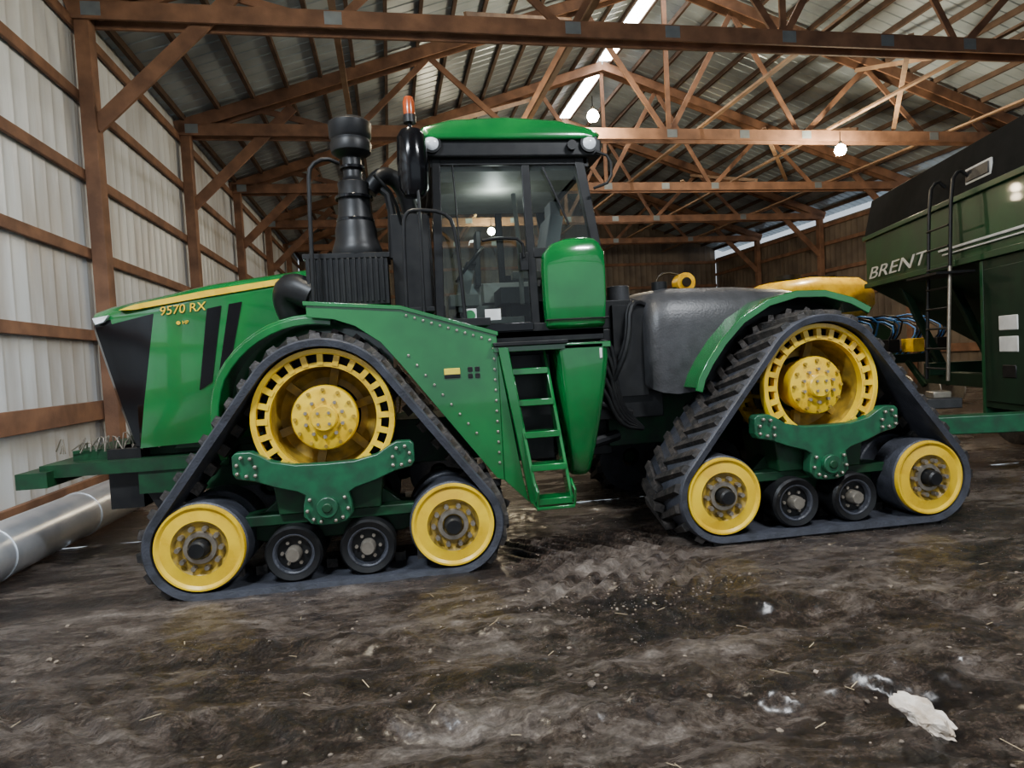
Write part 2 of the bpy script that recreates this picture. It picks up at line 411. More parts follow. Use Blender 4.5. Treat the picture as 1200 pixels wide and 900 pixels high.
    pts=[(xc+x,z) for x,z in half]+[(xc-x,z) for x,z in half[::-1][:-1]]
    b.poly(pts,min(Yk(0.02),Yk(.12)),max(Yk(.02),Yk(.12)))
    for sx in(-1,1):
        for dx,dz in((.47,.82),(.53,.82),(.59,.84),(.47,.88),(.59,.90),(.50,.94),(.56,.95)): b.cyl((xc+sx*dx,Yk(.005),dz),.015,.03,'Y',6,mi=1)
        for dx,dz in((.12,.62),(.14,.54),(.10,.48),(.05,.46)): b.cyl((xc+sx*dx,Yk(.005),dz),.015,.03,'Y',6,mi=1)
    b.cyl((xc,Yk(.0),.56),.075,.06,'Y',28)
    b.cyl((xc,Yk(-.03),.56),.035,.03,'Y',12,mi=2)
    b.done(bevel=.012,ang=30)
    b=MB(tag+'_roller_frame',DGREEN,T)
    fr=[(-.74,.34),(-.72,.47),(-.5,.50),(-.36,.62),(.36,.62),(.5,.50),(.72,.47),(.74,.34),(.5,.27),(-.5,.27)]
    b.poly([(xc+x,z) for x,z in fr],min(Yk(.32),Yk(.46)),max(Yk(.32),Yk(.46)))
    b.poly([(xc+x,z+.0) for x,z in[(-.36,.5),(-.4,.82),(.4,.82),(.36,.5)]],min(Yk(.14),Yk(.66)),max(Yk(.14),Yk(.66)))
    b.bb(xc-.62,xc+.62,min(Yk(.18),Yk(.30)),max(Yk(.18),Yk(.30)),.42,.50)
    for sx in(-1,1): b.cyl((xc+hs*sx,Yk(.38),zi),.07,.6,'Y',20)
    b.cyl((xc,(Yk(.40)+6.18)/2,zd),.21,abs(6.18-Yk(.40)),'Y',32)
    b.done(bevel=.01)
XF,XRr=-.645,3.245
track(XF,YO,1,'front_near',.345,.875); track(XRr,YO,1,'rear_near',.37,.90)
track(XF,7.68,-1,'front_far'); track(XRr,7.68,-1,'rear_far')
# chassis
b=MB('chassis_frame',[DGREEN,BLACK,GREYD],T)
b.bb(-2.25,.95,5.78,6.58,.66,1.05); b.bb(1.75,4.45,5.72,6.64,.68,1.15)
b.cyl((1.35,6.18,.9),.28,.7,'Z',28,mi=1); b.bb(.9,1.2,5.8,6.56,.6,1.2,mi=1); b.bb(1.5,1.8,5.8,6.56,.6,1.2,mi=1)
b.bb(-2.0,-.2,5.72,6.64,1.0,1.3,mi=1)
b.bb(1.0,2.2,5.50,6.8,.95,1.75,mi=1)
b.bb(1.62,2.0,5.50,5.9,1.75,2.0,mi=1); b.cyl((1.86,5.6,2.0),.10,.25,'Z',20,mi=2)
b.tube([(.9,5.7,.8),(1.3,5.5,.7),(1.8,5.6,.8)],.05,mi=1,smooth=2); b.tube([(.9,5.6,1.05),(1.45,5.4,1.15),(1.9,5.5,1.0)],.035,mi=1,smooth=2)
for k in range(5): b.tube([(1.45,5.45,1.2+.09*k),(1.6+.03*k,5.38,1.3+.1*k),(1.75,5.42,.9+.05*k),(2.0,5.5,.85)],.022,mi=1,smooth=2,seg=8)
b.done(bevel=.015)
# hood
def hring(x,zt,zb,hw,rk,cr=.16):
    P=[]
    prof=[(-hw*.97,zb),(-hw,zb+.35),(-hw,(zb+zt)/2+.1),(-hw,zt-cr)]
    for k in range(1,7):
        t=rad(90*k/6); prof.append((-hw+cr*(1-math.cos(t)),zt-cr+cr*math.sin(t)))
    prof.append((-hw*.4,zt+.03))
    full=prof+[(0,zt+.04)]+[(-y,z) for y,z in prof[::-1]]
    return [Vector((x+rk*(zt-z),6.18+y,z)) for y,z in full]
b=MB('engine_hood',[GREEN,BLKG],T)
sec=[(-2.53,2.03,1.0,.50,.24,.12),(-2.50,2.09,.98,.57,.24,.14),(-2.36,2.13,.98,.612,.22,.15),(-1.98,2.20,.98,.63,-.17,.15),(-1.6,2.28,1.0,.63,0,.15),(-.8,2.38,1.05,.63,0,.15),(-.15,2.40,1.1,.63,0,.15)]
def fm(i,k,c):
    if i==-1: return 1
    return 1 if (i<3 and c.z<2.0) else 0
b.loft([hring(*q) for q in sec],fm=fm)
b.done(ang=28)
hy=6.18-.63
b=MB('hood_trim',[YEL,BLKG,LAMPW,BLACK],T)
b.poly([(-2.26,2.085),(-2.14,2.125),(-1.6,2.215),(-.90,2.305),(-.93,2.255),(-1.6,2.165),(-2.14,2.085)],hy-.012,hy+.05)
b.poly([(-1.60,2.07),(-1.49,2.09),(-1.60,1.48),(-1.70,1.42)],hy-.012,hy+.02,mi=1)
b.poly([(-1.43,2.10),(-1.33,2.115),(-1.45,1.62),(-1.54,1.56)],hy-.012,hy+.02,mi=1)
b.poly([(-2.46,2.03),(-2.34,2.05),(-2.38,2.0),(-2.44,1.98)],hy+.0,hy+.10,mi=2)
for k in range(9): b.bb(-2.495+.022*k,-2.475+.022*k,5.72,6.64,1.88-.1*k,1.9-.1*k,mi=3)
b.done()
text('hood_decal','9570 RX',(-1.96,hy-.010,2.03),(rad(90),rad(-5),0),.098,YEL,T,sx=1.0,shear=.2)
text('hood_decal_small','\u25CF HP',(-1.84,hy-.010,1.95),(rad(90),rad(-4),0),.04,YEL,T)
b=MB('front_fender',[GREEN,BLACK,DGREEN],T)
pa=[]
for k in range(17):
    t=rad(200-115*k/16); r=.86-.12*max(0,(k-6)/10)
    pa.append((XF+r*math.cos(t),1.2+r*math.sin(t)))
b.sheet(pa[::-1],5.1,5.6,.035)
b.sheet([(x,z-.02) for x,z in pa[::-1]],5.09,5.13,.06)
b.poly([(-1.95,.95),(-1.6,1.5),(-.5,2.0),(-.2,1.5),(-.2,.95)],5.60,5.66,mi=2)
b.done(bevel=.008)
b=MB('front_weight_bracket',[DGREEN,BLACK,STEEL],T)
b.bb(-2.9,-1.5,5.5,6.86,.80,.90); b.bb(-3.02,-2.8,5.4,6.96,.74,.86); b.bb(-2.75,-2.3,5.7,6.66,.90,.98); b.bb(-2.45,-2.2,5.6,6.76,.5,.98,mi=1)
b.bb(-2.2,-1.2,5.52,5.62,.62,.84)
b.beam((-2.2,5.62,.82),(-1.95,5.62,.35),.1,.12,mi=1)
for k in range(26):
    x=-2.8+.03*k+random.uniform(-.03,.03); y=5.7+random.uniform(-.1,.15)
    b.tube([(x,y,.97),(x+random.uniform(-.08,.08),y,1.08+random.uniform(-.03,.06)),(x+random.uniform(-.12,.12),y+.05,.99)],.006,seg=6,mi=2,smooth=1)
b.done(bevel=.01)
b=MB('walkway_side_panel',[GREEN,STEEL,STICK,BLACK],T)
pan=[(-.74,2.02),(-.40,2.0),(-.06,1.96),(.30,1.86),(.655,1.73),(.655,.60),(.60,.62),(-.08,1.535),(-.22,1.71),(-.40,1.84),(-.55,1.895),(-.74,1.92)]
b.poly(pan,4.93,4.965)
b.poly([(-.76,2.035),(-.06,1.975),(.665,1.745),(.665,1.715),(-.06,1.945),(-.76,2.005)],4.915,5.5)
for i in range(11):
    f=i/10; b.cyl((-.02+.62*f,4.925,1.90-.215*f),.010,.016,'Y',8,mi=1)
for i in range(12): b.cyl((.625,4.925,1.62-.08*i),.010,.016,'Y',8,mi=1)
for i in range(9): b.cyl((-.02+.06*i,4.925,1.54-.0775*i+.06),.010,.016,'Y',8,mi=1)
b.bb(.24,.36,4.922,4.928,1.41,1.485,mi=2); b.bb(.24,.36,4.920,4.927,1.41,1.44,mi=3)
for zz in(1.42,1.47):
    b.bb(.42,.455,4.922,4.928,zz-.018,zz+.018,mi=3); b.bb(.475,.51,4.922,4.928,zz-.018,zz+.018,mi=3)
b.bb(.18,.62,4.95,5.3,1.80,1.86,mi=3)
b.bb(-.5,.2,5.0,5.5,1.93,1.965,mi=3)
b.done(bevel=.004)
b=MB('cab_steps',[GREEN,BLACK,STEEL,WHITE],T)
b.bb(.62,1.55,4.9,5.6,1.585,1.63); b.bb(.62,1.2,4.86,5.5,1.63,1.66,mi=1)
b.poly([(.655,1.62),(.73,1.62),(.90,.42),(.84,.41)],4.86,4.92)
b.poly([(.655,1.62),(.655,.60),(.84,.41),(.80,.6)],4.92,4.95)
b.beam((.76,5.12,1.56),(.87,4.76,.44),.025,.15,up=(0,-1,-.3)); b.beam((1.05,5.12,1.56),(1.13,4.76,.44),.025,.15,up=(0,-1,-.3))
for k in range(5):
    f=.06+.22*k; x0=.76+.11*f; x1=1.05+.08*f; y=5.10-.36*f; z=1.50-1.10*f
    b.bb(x0,x1,y-.09,y+.09,z-.015,z+.015); b.bb(x0,x1,y-.095,y-.085,z-.03,z+.02)
b.bb(.85,1.14,4.66,4.86,.40,.425); b.tube([(.86,4.68,.42),(.86,4.64,.54),(.86,4.78,.60)],.012); b.tube([(1.14,4.68,.42),(1.14,4.64,.54),(1.14,4.78,.60)],.012)
rings=[]
for (z,x0,x1,y0) in((1.62,1.12,1.54,4.90),(1.5,1.13,1.535,4.90),(1.3,1.145,1.505,4.90),(1.0,1.175,1.455,4.93),(.8,1.19,1.42,4.97),(.62,1.21,1.38,5.0),(.57,1.23,1.36,5.05)):
    rings.append([Vector((x0,y0+.04,z)),Vector((x0+.02,y0+.01,z)),Vector((x0+.06,y0,z)),Vector((x1-.06,y0,z)),Vector((x1-.02,y0+.015,z)),Vector((x1,y0+.05,z)),Vector((x1,5.55,z)),Vector((x0,5.55,z))])
b.loft(rings)
b.bb(.70,1.12,5.2,5.55,.7,1.56,mi=1)
b.bb(1.455,1.475,4.89,4.90,1.50,1.58,mi=3)
b.done(bevel=.006,ang=45)
# cab
CX0,CX1,CY0,CY1,CZ0,CZ1=.22,1.60,5.30,7.06,1.76,3.20
b=MB('cab_roof',[GREEN,BLACK,LAMPW],T)
prof=[(.20,3.30),(.13,3.36),(.18,3.45),(.40,3.52),(.85,3.55),(1.30,3.52),(1.60,3.43),(1.68,3.36),(1.64,3.30)]
def rr(y,ins,dz): return [Vector((.9+(x-.9)*ins,y,3.3+(z-3.3)*dz)) for x,z in prof]
b.loft([rr(5.20,.9,.35),rr(5.25,.97,.75),rr(5.40,1,.93),rr(6.18,1,1.05),rr(6.96,1,.93),rr(7.11,.97,.75),rr(7.16,.9,.35)])
b.bb(.17,1.66,5.24,7.12,3.17,3.31,mi=1)
b.done(bevel=.02,seg=3)
b=MB('cab_lights',[LAMPW,BLACK,AMBER],T)
for x in(.26,1.55):
    b.cyl((x,5.235,3.27),.075,.05,'Y',24,mi=1); b.lathe((x,0,3.27),[(.001,5.195),(.04,5.198),(.055,5.21),(.055,5.24)],'Y',24,0)
b.cyl((1.40,5.22,3.25),.04,.05,'Y',24,mi=1)
for y in(5.45,5.7,6.6,6.9): b.cyl((.15,y,3.27),.06,.05,'X',20,mi=0)
b.cyl((.10,5.25,3.47),.05,.06,'Z',20,mi=1); b.lathe((.10,5.25,3.5),[(.045,0),(.047,.10),(.035,.14),(.001,.145)],'Z',20,2)
b.tube([(.10,5.25,3.45),(.10,5.25,3.36),(.25,5.3,3.3)],.018,mi=1)
b.done()
b=MB('cab_frame',[BLACK,GREEN,BLKG],T)
for yy in(CY0,CY1-.06):
    b.beam((.25,yy+.03,CZ0),(.29,yy+.03,CZ1),.07,.07,up=(1,0,0))
    b.beam((1.045,yy+.03,CZ0),(1.02,yy+.03,CZ1),.05,.07,up=(1,0,0))
    b.beam((1.60,yy+.03,2.40),(1.47,yy+.03,CZ1),.07,.08,up=(1,0,0))
    b.bb(.22,1.62,yy,yy+.06,CZ0-.06,CZ0+.06); b.bb(.25,1.55,yy,yy+.06,3.12,3.2)
    b.bb(1.05,1.62,yy,yy+.05,2.36,2.44)
for xx in(.24,1.5): b.bb(xx,xx+.06,CY0,CY1,3.1,3.2)
b.bb(.24,.30,CY0,CY1,CZ0-.06,2.0); b.bb(.22,1.62,CY0,CY1,CZ0-.1,CZ0-.0)
b.bb(1.56,1.62,CY0+.05,CY1-.05,CZ0,2.4)
b.bb(.3,1.6,5.4,6.96,1.55,1.66)
b.beam((.46,5.285,1.88),(.42,5.285,3.12),.012,.014)
b.bb(.30,1.02,5.285,5.30,CZ0+.0,CZ0+.07,mi=2)
b.bb(.93,1.0,5.26,5.30,2.25,2.40,mi=0)
b.tube([(.96,5.24,2.35),(.95,5.23,2.5),(.78,5.24,2.52),(.62,5.25,2.50)],.012,smooth=1)
b.beam((1.16,5.28,3.1),(1.36,5.28,2.62),.012,.02)
b.done(bevel=.01)
b=MB('cab_rear_side_panel',[GREEN,BLACK],T)
for y0,s in((5.32,-1),(7.04,1)):
    rings=[]
    for z,x0,x1,o in((1.76,1.14,1.62,.03),(1.79,1.12,1.64,.07),(2.0,1.11,1.655,.085),(2.25,1.11,1.66,.085),(2.38,1.115,1.655,.08),(2.46,1.19,1.62,.065),(2.50,1.30,1.585,.04),(2.515,1.38,1.56,.01)):
        rings.append([Vector((x0,y0,z)),Vector((x0+.01,y0+s*o*.8,z)),Vector((x0+.05,y0+s*o,z)),Vector((x1-.08,y0+s*o,z)),Vector((x1-.015,y0+s*o*.75,z)),Vector((x1,y0,z))])
    b.loft(rings)
    b.bb(1.12,1.655,min(y0,y0+s*.09),max(y0,y0+s*.09),1.83,1.842,mi=1)
b.done(bevel=.008,seg=2,ang=50)
b=MB('cab_glass_panes',GLASS,T)
def pane(p): b.mesh(p,[tuple(range(len(p)))])
for yy in(5.315,7.045):
    pane([(.29,yy,CZ0+.05),(1.02,yy,CZ0+.05),(1.0,yy,3.13),(.31,yy,3.13)])
    pane([(1.07,yy,2.42),(1.58,yy,2.42),(1.47,yy,3.13),(1.05,yy,3.13)])
pane([(.265,5.36,1.98),(.265,7.0,1.98),(.265,7.0,3.12),(.265,5.36,3.12)]); pane([(1.55,5.36,2.3),(1.55,7.0,2.3),(1.52,7.0,3.12),(1.52,5.36,3.12)])
b.done()
b=MB('cab_interior',[SEAT,BLACK,CABG,WHITE],T)
b.bb(.85,1.35,5.95,6.42,2.05,2.2); b.beam((1.28,6.18,2.15),(1.42,6.18,2.85),.46,.13,up=(1,0,0)); b.bb(1.38,1.48,6.05,6.3,2.82,3.0)
b.bb(.95,1.25,6.02,6.35,1.78,2.05,mi=1); b.bb(.75,1.35,6.45,6.7,2.1,2.3,mi=2); b.bb(.95,1.35,5.80,5.92,2.25,2.32,mi=2)
b.beam((.42,6.18,1.78),(.58,6.18,2.4),.1,.12,mi=2,up=(1,0,0))
Rm=Matrix.Rotation(rad(-50),3,'Y')
ring=[Vector((.60,6.18,2.45))+Rm@Vector((.2*math.cos(t),.2*math.sin(t),0)) for t in[2*math.pi*k/24 for k in range(25)]]
b.tube(ring,.017,seg=8,mi=1); b.bb(.55,.65,6.0,6.36,2.42,2.45,mi=1)
b.bb(.7,.76,6.66,6.9,2.3,2.62,mi=1); b.bb(.72,.77,6.60,6.85,2.66,2.85,mi=1); b.bb(1.3,1.55,5.4,6.96,1.78,2.2,mi=2)
b.bb(.35,.6,5.5,5.8,2.0,2.1,mi=2); b.bb(.3,1.55,5.4,6.96,3.10,3.16,mi=2); b.bb(.45,1.0,5.6,5.75,1.8,1.9,mi=2)
b.bb(.55,.95,6.88,6.98,1.78,2.35,mi=2); b.bb(.42,.50,5.55,6.9,1.95,2.12,mi=2)
b.tube([(.95,5.55,2.95),(.97,5.5,2.5),(.98,5.55,2.0)],.02,mi=2,smooth=1)
b.done(bevel=.02,seg=2)
l=bpy.data.lights.new('cab_fill_light','POINT'); l.energy=7; l.color=(.95,1,.95); l.shadow_soft_size=.06; o=bpy.data.objects.new('cab_fill_light',l); o.location=(.85,6.0,2.98); COL.objects.link(o); o.parent=T  # added light without a fixture, brightens the cab interior
b=MB('cab_stickers',[WHITE,GREEN],T)
b.bb(.44,.55,5.305,5.312,1.85,1.96,mi=0); b.cyl((.495,5.303,1.905),.045,.004,'Y',20,mi=1); b.bb(.62,.75,5.305,5.312,1.86,1.95,mi=0)
b.done()
b=MB('cab_mirror',[BLKG,BLACK],T)
for yy,s in((5.08,1),(7.28,-1)):
    b.lathe((.10,yy,3.07),[(.001,-.26),(.08,-.25),(.11,-.20),(.12,0),(.11,.20),(.08,.25),(.001,.26)],'Z',24,0)
    b.tube([(.10,yy,3.2),(.12,yy+s*.1,3.28),(.25,yy+s*.22,3.28)],.02,mi=1)
b.done()
b=MB('exhaust_stack',[BLACK,BLKG,STEEL],T)
ex=(-.375,5.36)
b.lathe((*ex,0),[(.001,2.40),(.19,2.41),(.20,2.46),(.185,2.50),(.165,2.56),(.165,2.62),(.14,2.72),(.13,2.80),(.12,2.95),(.125,3.0),(.09,3.02),(.075,3.05),(.075,3.20),(.11,3.21),(.155,3.24),(.165,3.30),(.15,3.34),(.165,3.36),(.17,3.47),(.13,3.50),(.001,3.51)],'Z',36,0)
for z in(2.7,2.88,3.12): b.lathe((*ex,0),[(.0,z-.012),(.10 if z>3 else .15,z-.012),(.10 if z>3 else .15,z+.012),(.0,z+.012)],'Z',30,1)
for i in range(16):
    t=2*math.pi*i/16; b.beam((ex[0]+.155*math.cos(t),ex[1]+.155*math.sin(t),2.46),(ex[0]+.135*math.cos(t),ex[1]+.135*math.sin(t),2.70),.015,.02)
b.bb(-.76,-.14,5.18,5.56,2.02,2.40)
for i in range(14): b.bb(-.75+.043*i,-.73+.043*i,5.165,5.185,2.04,2.38)
b.bb(-.78,-.12,5.17,5.58,2.38,2.42)
b.tube([(-.26,5.40,2.95),(-.15,5.42,3.1),(0,5.5,3.05),(.08,5.6,2.8),(.10,5.65,2.4)],.07,seg=14,smooth=2)
b.tube([(-.10,5.4,2.4),(-.08,5.42,2.9),(-.2,5.42,3.0)],.035,smooth=1)
b.tube([(-.72,5.25,2.1),(-.9,5.3,2.2),(-.95,5.4,2.1),(-.9,5.45,1.95)],.12,seg=14,smooth=2)
b.bb(-.10,.2,5.35,5.9,1.98,2.75)
b.done(bevel=.006)
b=MB('handrails',BLACK,T)
b.tube([(-.70,5.06,2.0),(-.68,5.06,2.95),(-.66,5.06,3.06),(-.55,5.08,3.12),(-.46,5.15,3.10)],.016,smooth=1)
b.tube([(-.01,4.99,1.95),(0,4.99,2.60),(.03,4.99,2.68),(.10,4.99,2.70),(.30,4.99,2.68),(.38,4.99,2.60),(.41,4.99,2.3),(.43,4.99,1.83)],.015,smooth=1)
b.tube([(.12,4.99,1.92),(.13,4.99,2.9),(.12,5.05,3.0)],.012,smooth=1)
b.tube([(-.01,5.45,1.95),(0,5.42,2.6),(-.05,5.2,2.85),(-.2,5.1,3.0)],.014,smooth=1)
b.tube([(1.57,5.22,2.9),(1.72,5.2,2.95),(1.72,5.2,3.15),(1.6,5.22,3.2)],.012,smooth=1)
b.done()
b=MB('fuel_tank',[GREYD,BLACK],T)
rings=[]
for x,zt,zb,hw in((2.02,1.92,1.25,.80),(2.05,2.01,1.20,.86),(2.12,2.06,1.17,.90),(2.25,2.08,1.15,.92),(2.9,2.07,1.2,.92),(3.4,2.03,1.25,.90),(3.75,1.97,1.3,.86),(3.85,1.88,1.35,.8)):
    pr=[(-hw+.02,zb),(-hw,zb+.25),(-hw,zt-.34),(-hw+.02,zt-.22),(-hw+.06,zt-.13),(-hw+.13,zt-.05),(-hw+.24,zt),(-hw*.3,zt+.02)]
    rings.append([Vector((x,6.18+y,z)) for y,z in pr+[(-y,z) for y,z in pr[::-1]]])
b.loft(rings)
b.cyl((2.25,5.6,2.11),.07,.08,'Z',20,mi=1)
b.bb(1.75,2.05,5.45,6.9,1.15,1.95,mi=1)
for k in range(7):
    y=5.4+.07*k; b.tube([(1.72,y,1.3+.05*k),(1.85,y-.06,1.6),(1.9,y,2.0+.02*k),(2.15,y+.1,1.9)],.025,mi=1,smooth=2,seg=8)
b.done(bevel=.01,ang=40)
b=MB('rear_fender',[GREEN,BLACK],T)
pa=[(2.33,1.20),(2.36,1.30),(2.43,1.42),(2.55,1.58),(2.72,1.75),(2.95,1.88),(3.2,1.94),(3.45,1.935),(3.68,1.87),(3.85,1.78)]
b.sheet(pa,4.98,5.42,.03); b.sheet([(x,z-.03) for x,z in pa],4.97,5.0,.06)
b.sheet([(x,z-.05) for x,z in pa],6.95,7.4,.03)
b.done(bevel=.006)
b=MB('rear_hitch',[DGREEN,BLACK,GREEN],T)
b.bb(3.7,4.4,5.75,6.6,1.1,1.5,mi=1); b.bb(4.3,4.6,5.6,6.76,.5,1.0,mi=1); b.bb(4.4,4.98,6.1,6.26,.48,.56)
b.beam((4.5,5.75,.7),(5.1,5.7,.55),.06,.1); b.beam((4.5,6.6,.7),(5.1,6.65,.55),.06,.1); b.bb(5.0,5.1,5.6,6.75,.5,.62)
b.done(bevel=.01)
# ---------------------------------------------------------------- grain cart
G=empty('grain_cart',(6.32,4.91,0),(0,0,rad(-16.9)))
b=MB('hopper_tank',[CGREEN,TARP,GREYD,WHITE,CDARK],G)
Lc=5.63
def rc(z,x0,x1,y0,y1): return [Vector((x0,y0,z)),Vector((x1,y0,z)),Vector((x1,y1,z)),Vector((x0,y1,z))]
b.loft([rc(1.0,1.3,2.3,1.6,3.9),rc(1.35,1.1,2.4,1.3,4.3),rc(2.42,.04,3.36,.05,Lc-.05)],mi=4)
b.loft([rc(2.42,.0,3.4,0,Lc),rc(3.30,.0,3.4,0,Lc)])
b.loft([rc(3.30,-.01,3.41,-.01,Lc+.01),rc(3.34,-.01,3.41,-.01,Lc+.01),rc(3.92,.10,3.3,.05,Lc-.05)],mi=1)
b.bb(-.05,.0,-.02,Lc+.02,3.24,3.31); b.bb(-.04,.0,-.02,Lc+.02,2.42,2.50)
b.bb(-.03,-.0,0,Lc-2.5,2.66,2.69,mi=3); b.bb(-.03,-.0,0,Lc-2.6,2.60,2.62,mi=3)
b.sheet([(1.7+1.6*math.cos(rad(180*k/10)),3.90+.14*math.sin(rad(180*k/10))) for k in range(11)],.1,Lc-.1,.01,mi=1)
b.done(bevel=.012)
b=MB('inspection_window',[GREYD,WHITE],G); b.box((.015,2.2,3.50),(.03,.55,.2),mi=1); b.box((.0,2.2,3.50),(.03,.49,.14),mi=0); b.done(bevel=.01)
text('side_decal','BRENT',(-.05,5.45,2.56),(rad(90),0,rad(-90)),.27,WHITE,G,sx=2.45,shear=.3)
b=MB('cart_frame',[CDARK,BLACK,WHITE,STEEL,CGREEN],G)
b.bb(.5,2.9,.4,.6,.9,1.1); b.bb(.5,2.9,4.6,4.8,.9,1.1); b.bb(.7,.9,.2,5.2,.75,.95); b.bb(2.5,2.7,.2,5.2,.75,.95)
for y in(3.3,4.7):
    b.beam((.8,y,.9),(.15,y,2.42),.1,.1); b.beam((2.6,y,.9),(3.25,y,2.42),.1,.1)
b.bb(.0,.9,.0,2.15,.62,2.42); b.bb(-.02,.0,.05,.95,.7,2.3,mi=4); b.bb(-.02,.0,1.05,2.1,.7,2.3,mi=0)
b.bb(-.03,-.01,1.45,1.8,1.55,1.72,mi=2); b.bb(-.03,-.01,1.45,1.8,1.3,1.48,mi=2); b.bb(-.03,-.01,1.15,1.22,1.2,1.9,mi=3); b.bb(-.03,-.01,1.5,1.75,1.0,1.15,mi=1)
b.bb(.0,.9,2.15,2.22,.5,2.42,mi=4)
b.done(bevel=.01)
b=MB('cart_wheels',[RUBM,YEL],G)
for x in(1.0,2.4):
    for y in(1.35,3.0):
        b.lathe((x,y,.62),[(.3,-.22),(.5,-.25),(.6,-.22),(.62,-.1),(.62,.1),(.6,.22),(.5,.25),(.3,.22)],'X',40,0); b.lathe((x,y,.62),[(.001,-.1),(.2,-.12),(.28,-.20),(.31,-.22)],'X',30,1)
b.done()
b=MB('cart_ladder',[STEEL,BLACK],G)
for y in(2.40,2.95):
    b.tube([(-.24,y,2.4),(-.20,y,3.45),(-.1,y,3.60),(0,y,3.5)],.022,smooth=1,mi=1); b.tube([(-.30,y,.95),(-.24,y,2.4)],.022,mi=0 if y<2.5 else 1)
for k in range(8): b.tube([(-.30+.008*k,2.4,1.1+.26*k),(-.30+.008*k,2.95,1.1+.26*k)],.014,mi=1)
b.bb(-.45,0,2.3,3.1,2.30,2.33,mi=1)
b.done()
b=MB('cart_tongue',[TEAL,BLACK,STEEL,GREYD],G); 
b.beam((-1.55,1.45,.50),(1.0,.9,.60),.22,.2); b.box((-.9,1.75,.74),(.7,.35,.12),mi=3); b.box((-1.15,1.75,.84),(.16,.3,.1),mi=3); b.bb(-.85,-.65,1.6,1.8,.8,.88,mi=2); b.beam((-1.4,1.4,.5),(-1.4,1.4,.02),.09,.09,mi=1); b.bb(-1.5,-1.3,1.3,1.5,0,.03,mi=1)
b.done(bevel=.012)
# ---------------------------------------------------------------- planter with yellow tank
Pn=empty('seed_planter',(9.3,14.2,0))
b=MB('seed_hopper',[YEL,BLACK],Pn)
rings=[]
for x,zt,zb,hw in((-1.45,2.55,2.2,.4),(-1.35,2.78,2.1,.6),(-1.0,2.96,2.0,.75),(0,3.06,1.95,.8),(1.0,3.02,2.0,.75),(1.4,2.85,2.1,.6),(1.5,2.6,2.2,.4)):
    pr=[(-hw*.5,zb),(-hw,zb+.25),(-hw,zt-.25),(-hw*.8,zt-.05),(-hw*.3,zt)]
    rings.append([Vector((x,y,z)) for y,z in pr+[(-y,z) for y,z in pr[::-1]]])
b.loft(rings); b.cyl((-.4,0,3.08),.3,.1,'Z',24,mi=1); b.cyl((.6,0,3.06),.2,.08,'Z',24,mi=1); b.done(ang=50)
b=MB('planter_frame',[CDARK,BLACK,YEL,BLUEH,STEEL],Pn)
b.bb(-1.3,2.8,-.9,-.7,.95,1.15); b.bb(-1.3,2.8,.3,.5,.95,1.15)
for x in(-1.2,-.1,1.1): b.beam((x,-.5,1.1),(x,-.3,2.1),.12,.12); b.beam((x,.4,1.1),(x,.3,2.1),.12,.12)
b.bb(-1.3,2.8,.5,.6,1.1,2.0,mi=0)
for i in range(7):
    x=-1.15+.6*i
    b.beam((x,-1.0,1.0),(x,-1.5,.45),.08,.12); b.lathe((x+.08,-1.5,.36),[(.02,-.02),(.34,-.02),(.36,0),(.34,.02),(.02,.02)],'X',24,4)
    b.loft([[Vector((x-.14,-1.35,z)),Vector((x+.14,-1.35,z)),Vector((x+.14,-1.0,z)),Vector((x-.14,-1.0,z))] for z in(1.2,1.5)],mi=2 if i==5 else 1)
    for q in range(5): b.tube([(x+.08*q,-.6,1.1),(x+.1+.1*q,-1.1,1.5+.08*q),(x+.25,-1.0,1.8+.07*q),(x+.1,-.2,2.0)],.022,seg=6,mi=3 if (i+q)%2 else 1,smooth=1)
for x in(-.9,1.8): b.lathe((x,.1,.55),[(.2,-.2),(.5,-.2),(.55,-.1),(.55,.1),(.5,.2),(.2,.2)],'X',30,1); b.lathe((x,.1,.55),[(.001,-.12),(.22,-.12),(.25,-.2)],'X',24,2)
b.done(bevel=.008)
K=empty('row_crop_cultivator',(5.6,15.5,0))
b=MB('cultivator_frame',[CDARK,YEL,BLACK,STEEL],K)
b.bb(-2.6,1.8,-.1,.1,1.9,2.1,mi=0); b.bb(-2.6,1.8,.9,1.1,.9,1.05)
b.bb(-1.6,1.9,.2,.7,1.9,3.0,mi=2); b.bb(.6,1.8,-.15,.2,2.6,2.9,mi=0); b.cyl((1.25,-.05,3.2),.24,.35,'Y',24,mi=1); b.cyl((1.25,-.24,3.2),.12,.04,'Y',20,mi=2); b.bb(.95,1.55,-.1,.3,2.9,3.1,mi=0); b.tube([(.4,0,2.6),(.5,-.1,3.3),(.8,0,3.5),(1.3,.1,3.4)],.03,mi=2,smooth=1)
for i in range(7):
    x=-2.4+.65*i
    b.beam((x,0,2.0),(x,1.0,1.0),.1,.1); b.beam((x,0,2.0),(x+.1,-.5,.05),.08,.1,mi=2)
    b.cyl((x,-.25,2.25),.18,.35,'X',20,mi=2); b.tube([(x,0,2.1),(x+.2,-.2,2.6),(x+.45,0,2.1)],.03,mi=2,smooth=2)
b.lathe((-1.0,-.3,.5),[(.2,-.15),(.48,-.15),(.5,0),(.48,.15),(.2,.15)],'X',28,2); b.lathe((1.2,-.3,.5),[(.2,-.15),(.48,-.15),(.5,0),(.48,.15),(.2,.15)],'X',28,2)
b.done(bevel=.008)
b=MB('auger_tube',[GALV,BLACK])
b.lathe((-3.36,0,.22),[(.21,2.6),(.22,2.6),(.22,8.3),(.21,8.3),(.21,2.6)],'Y',40,0)
for y in(4.2,5.6,7.0,8.2): b.lathe((-3.36,0,.22),[(.22,y-.03),(.227,y-.03),(.227,y+.03),(.22,y+.03)],'Y',40,0)
b.done()
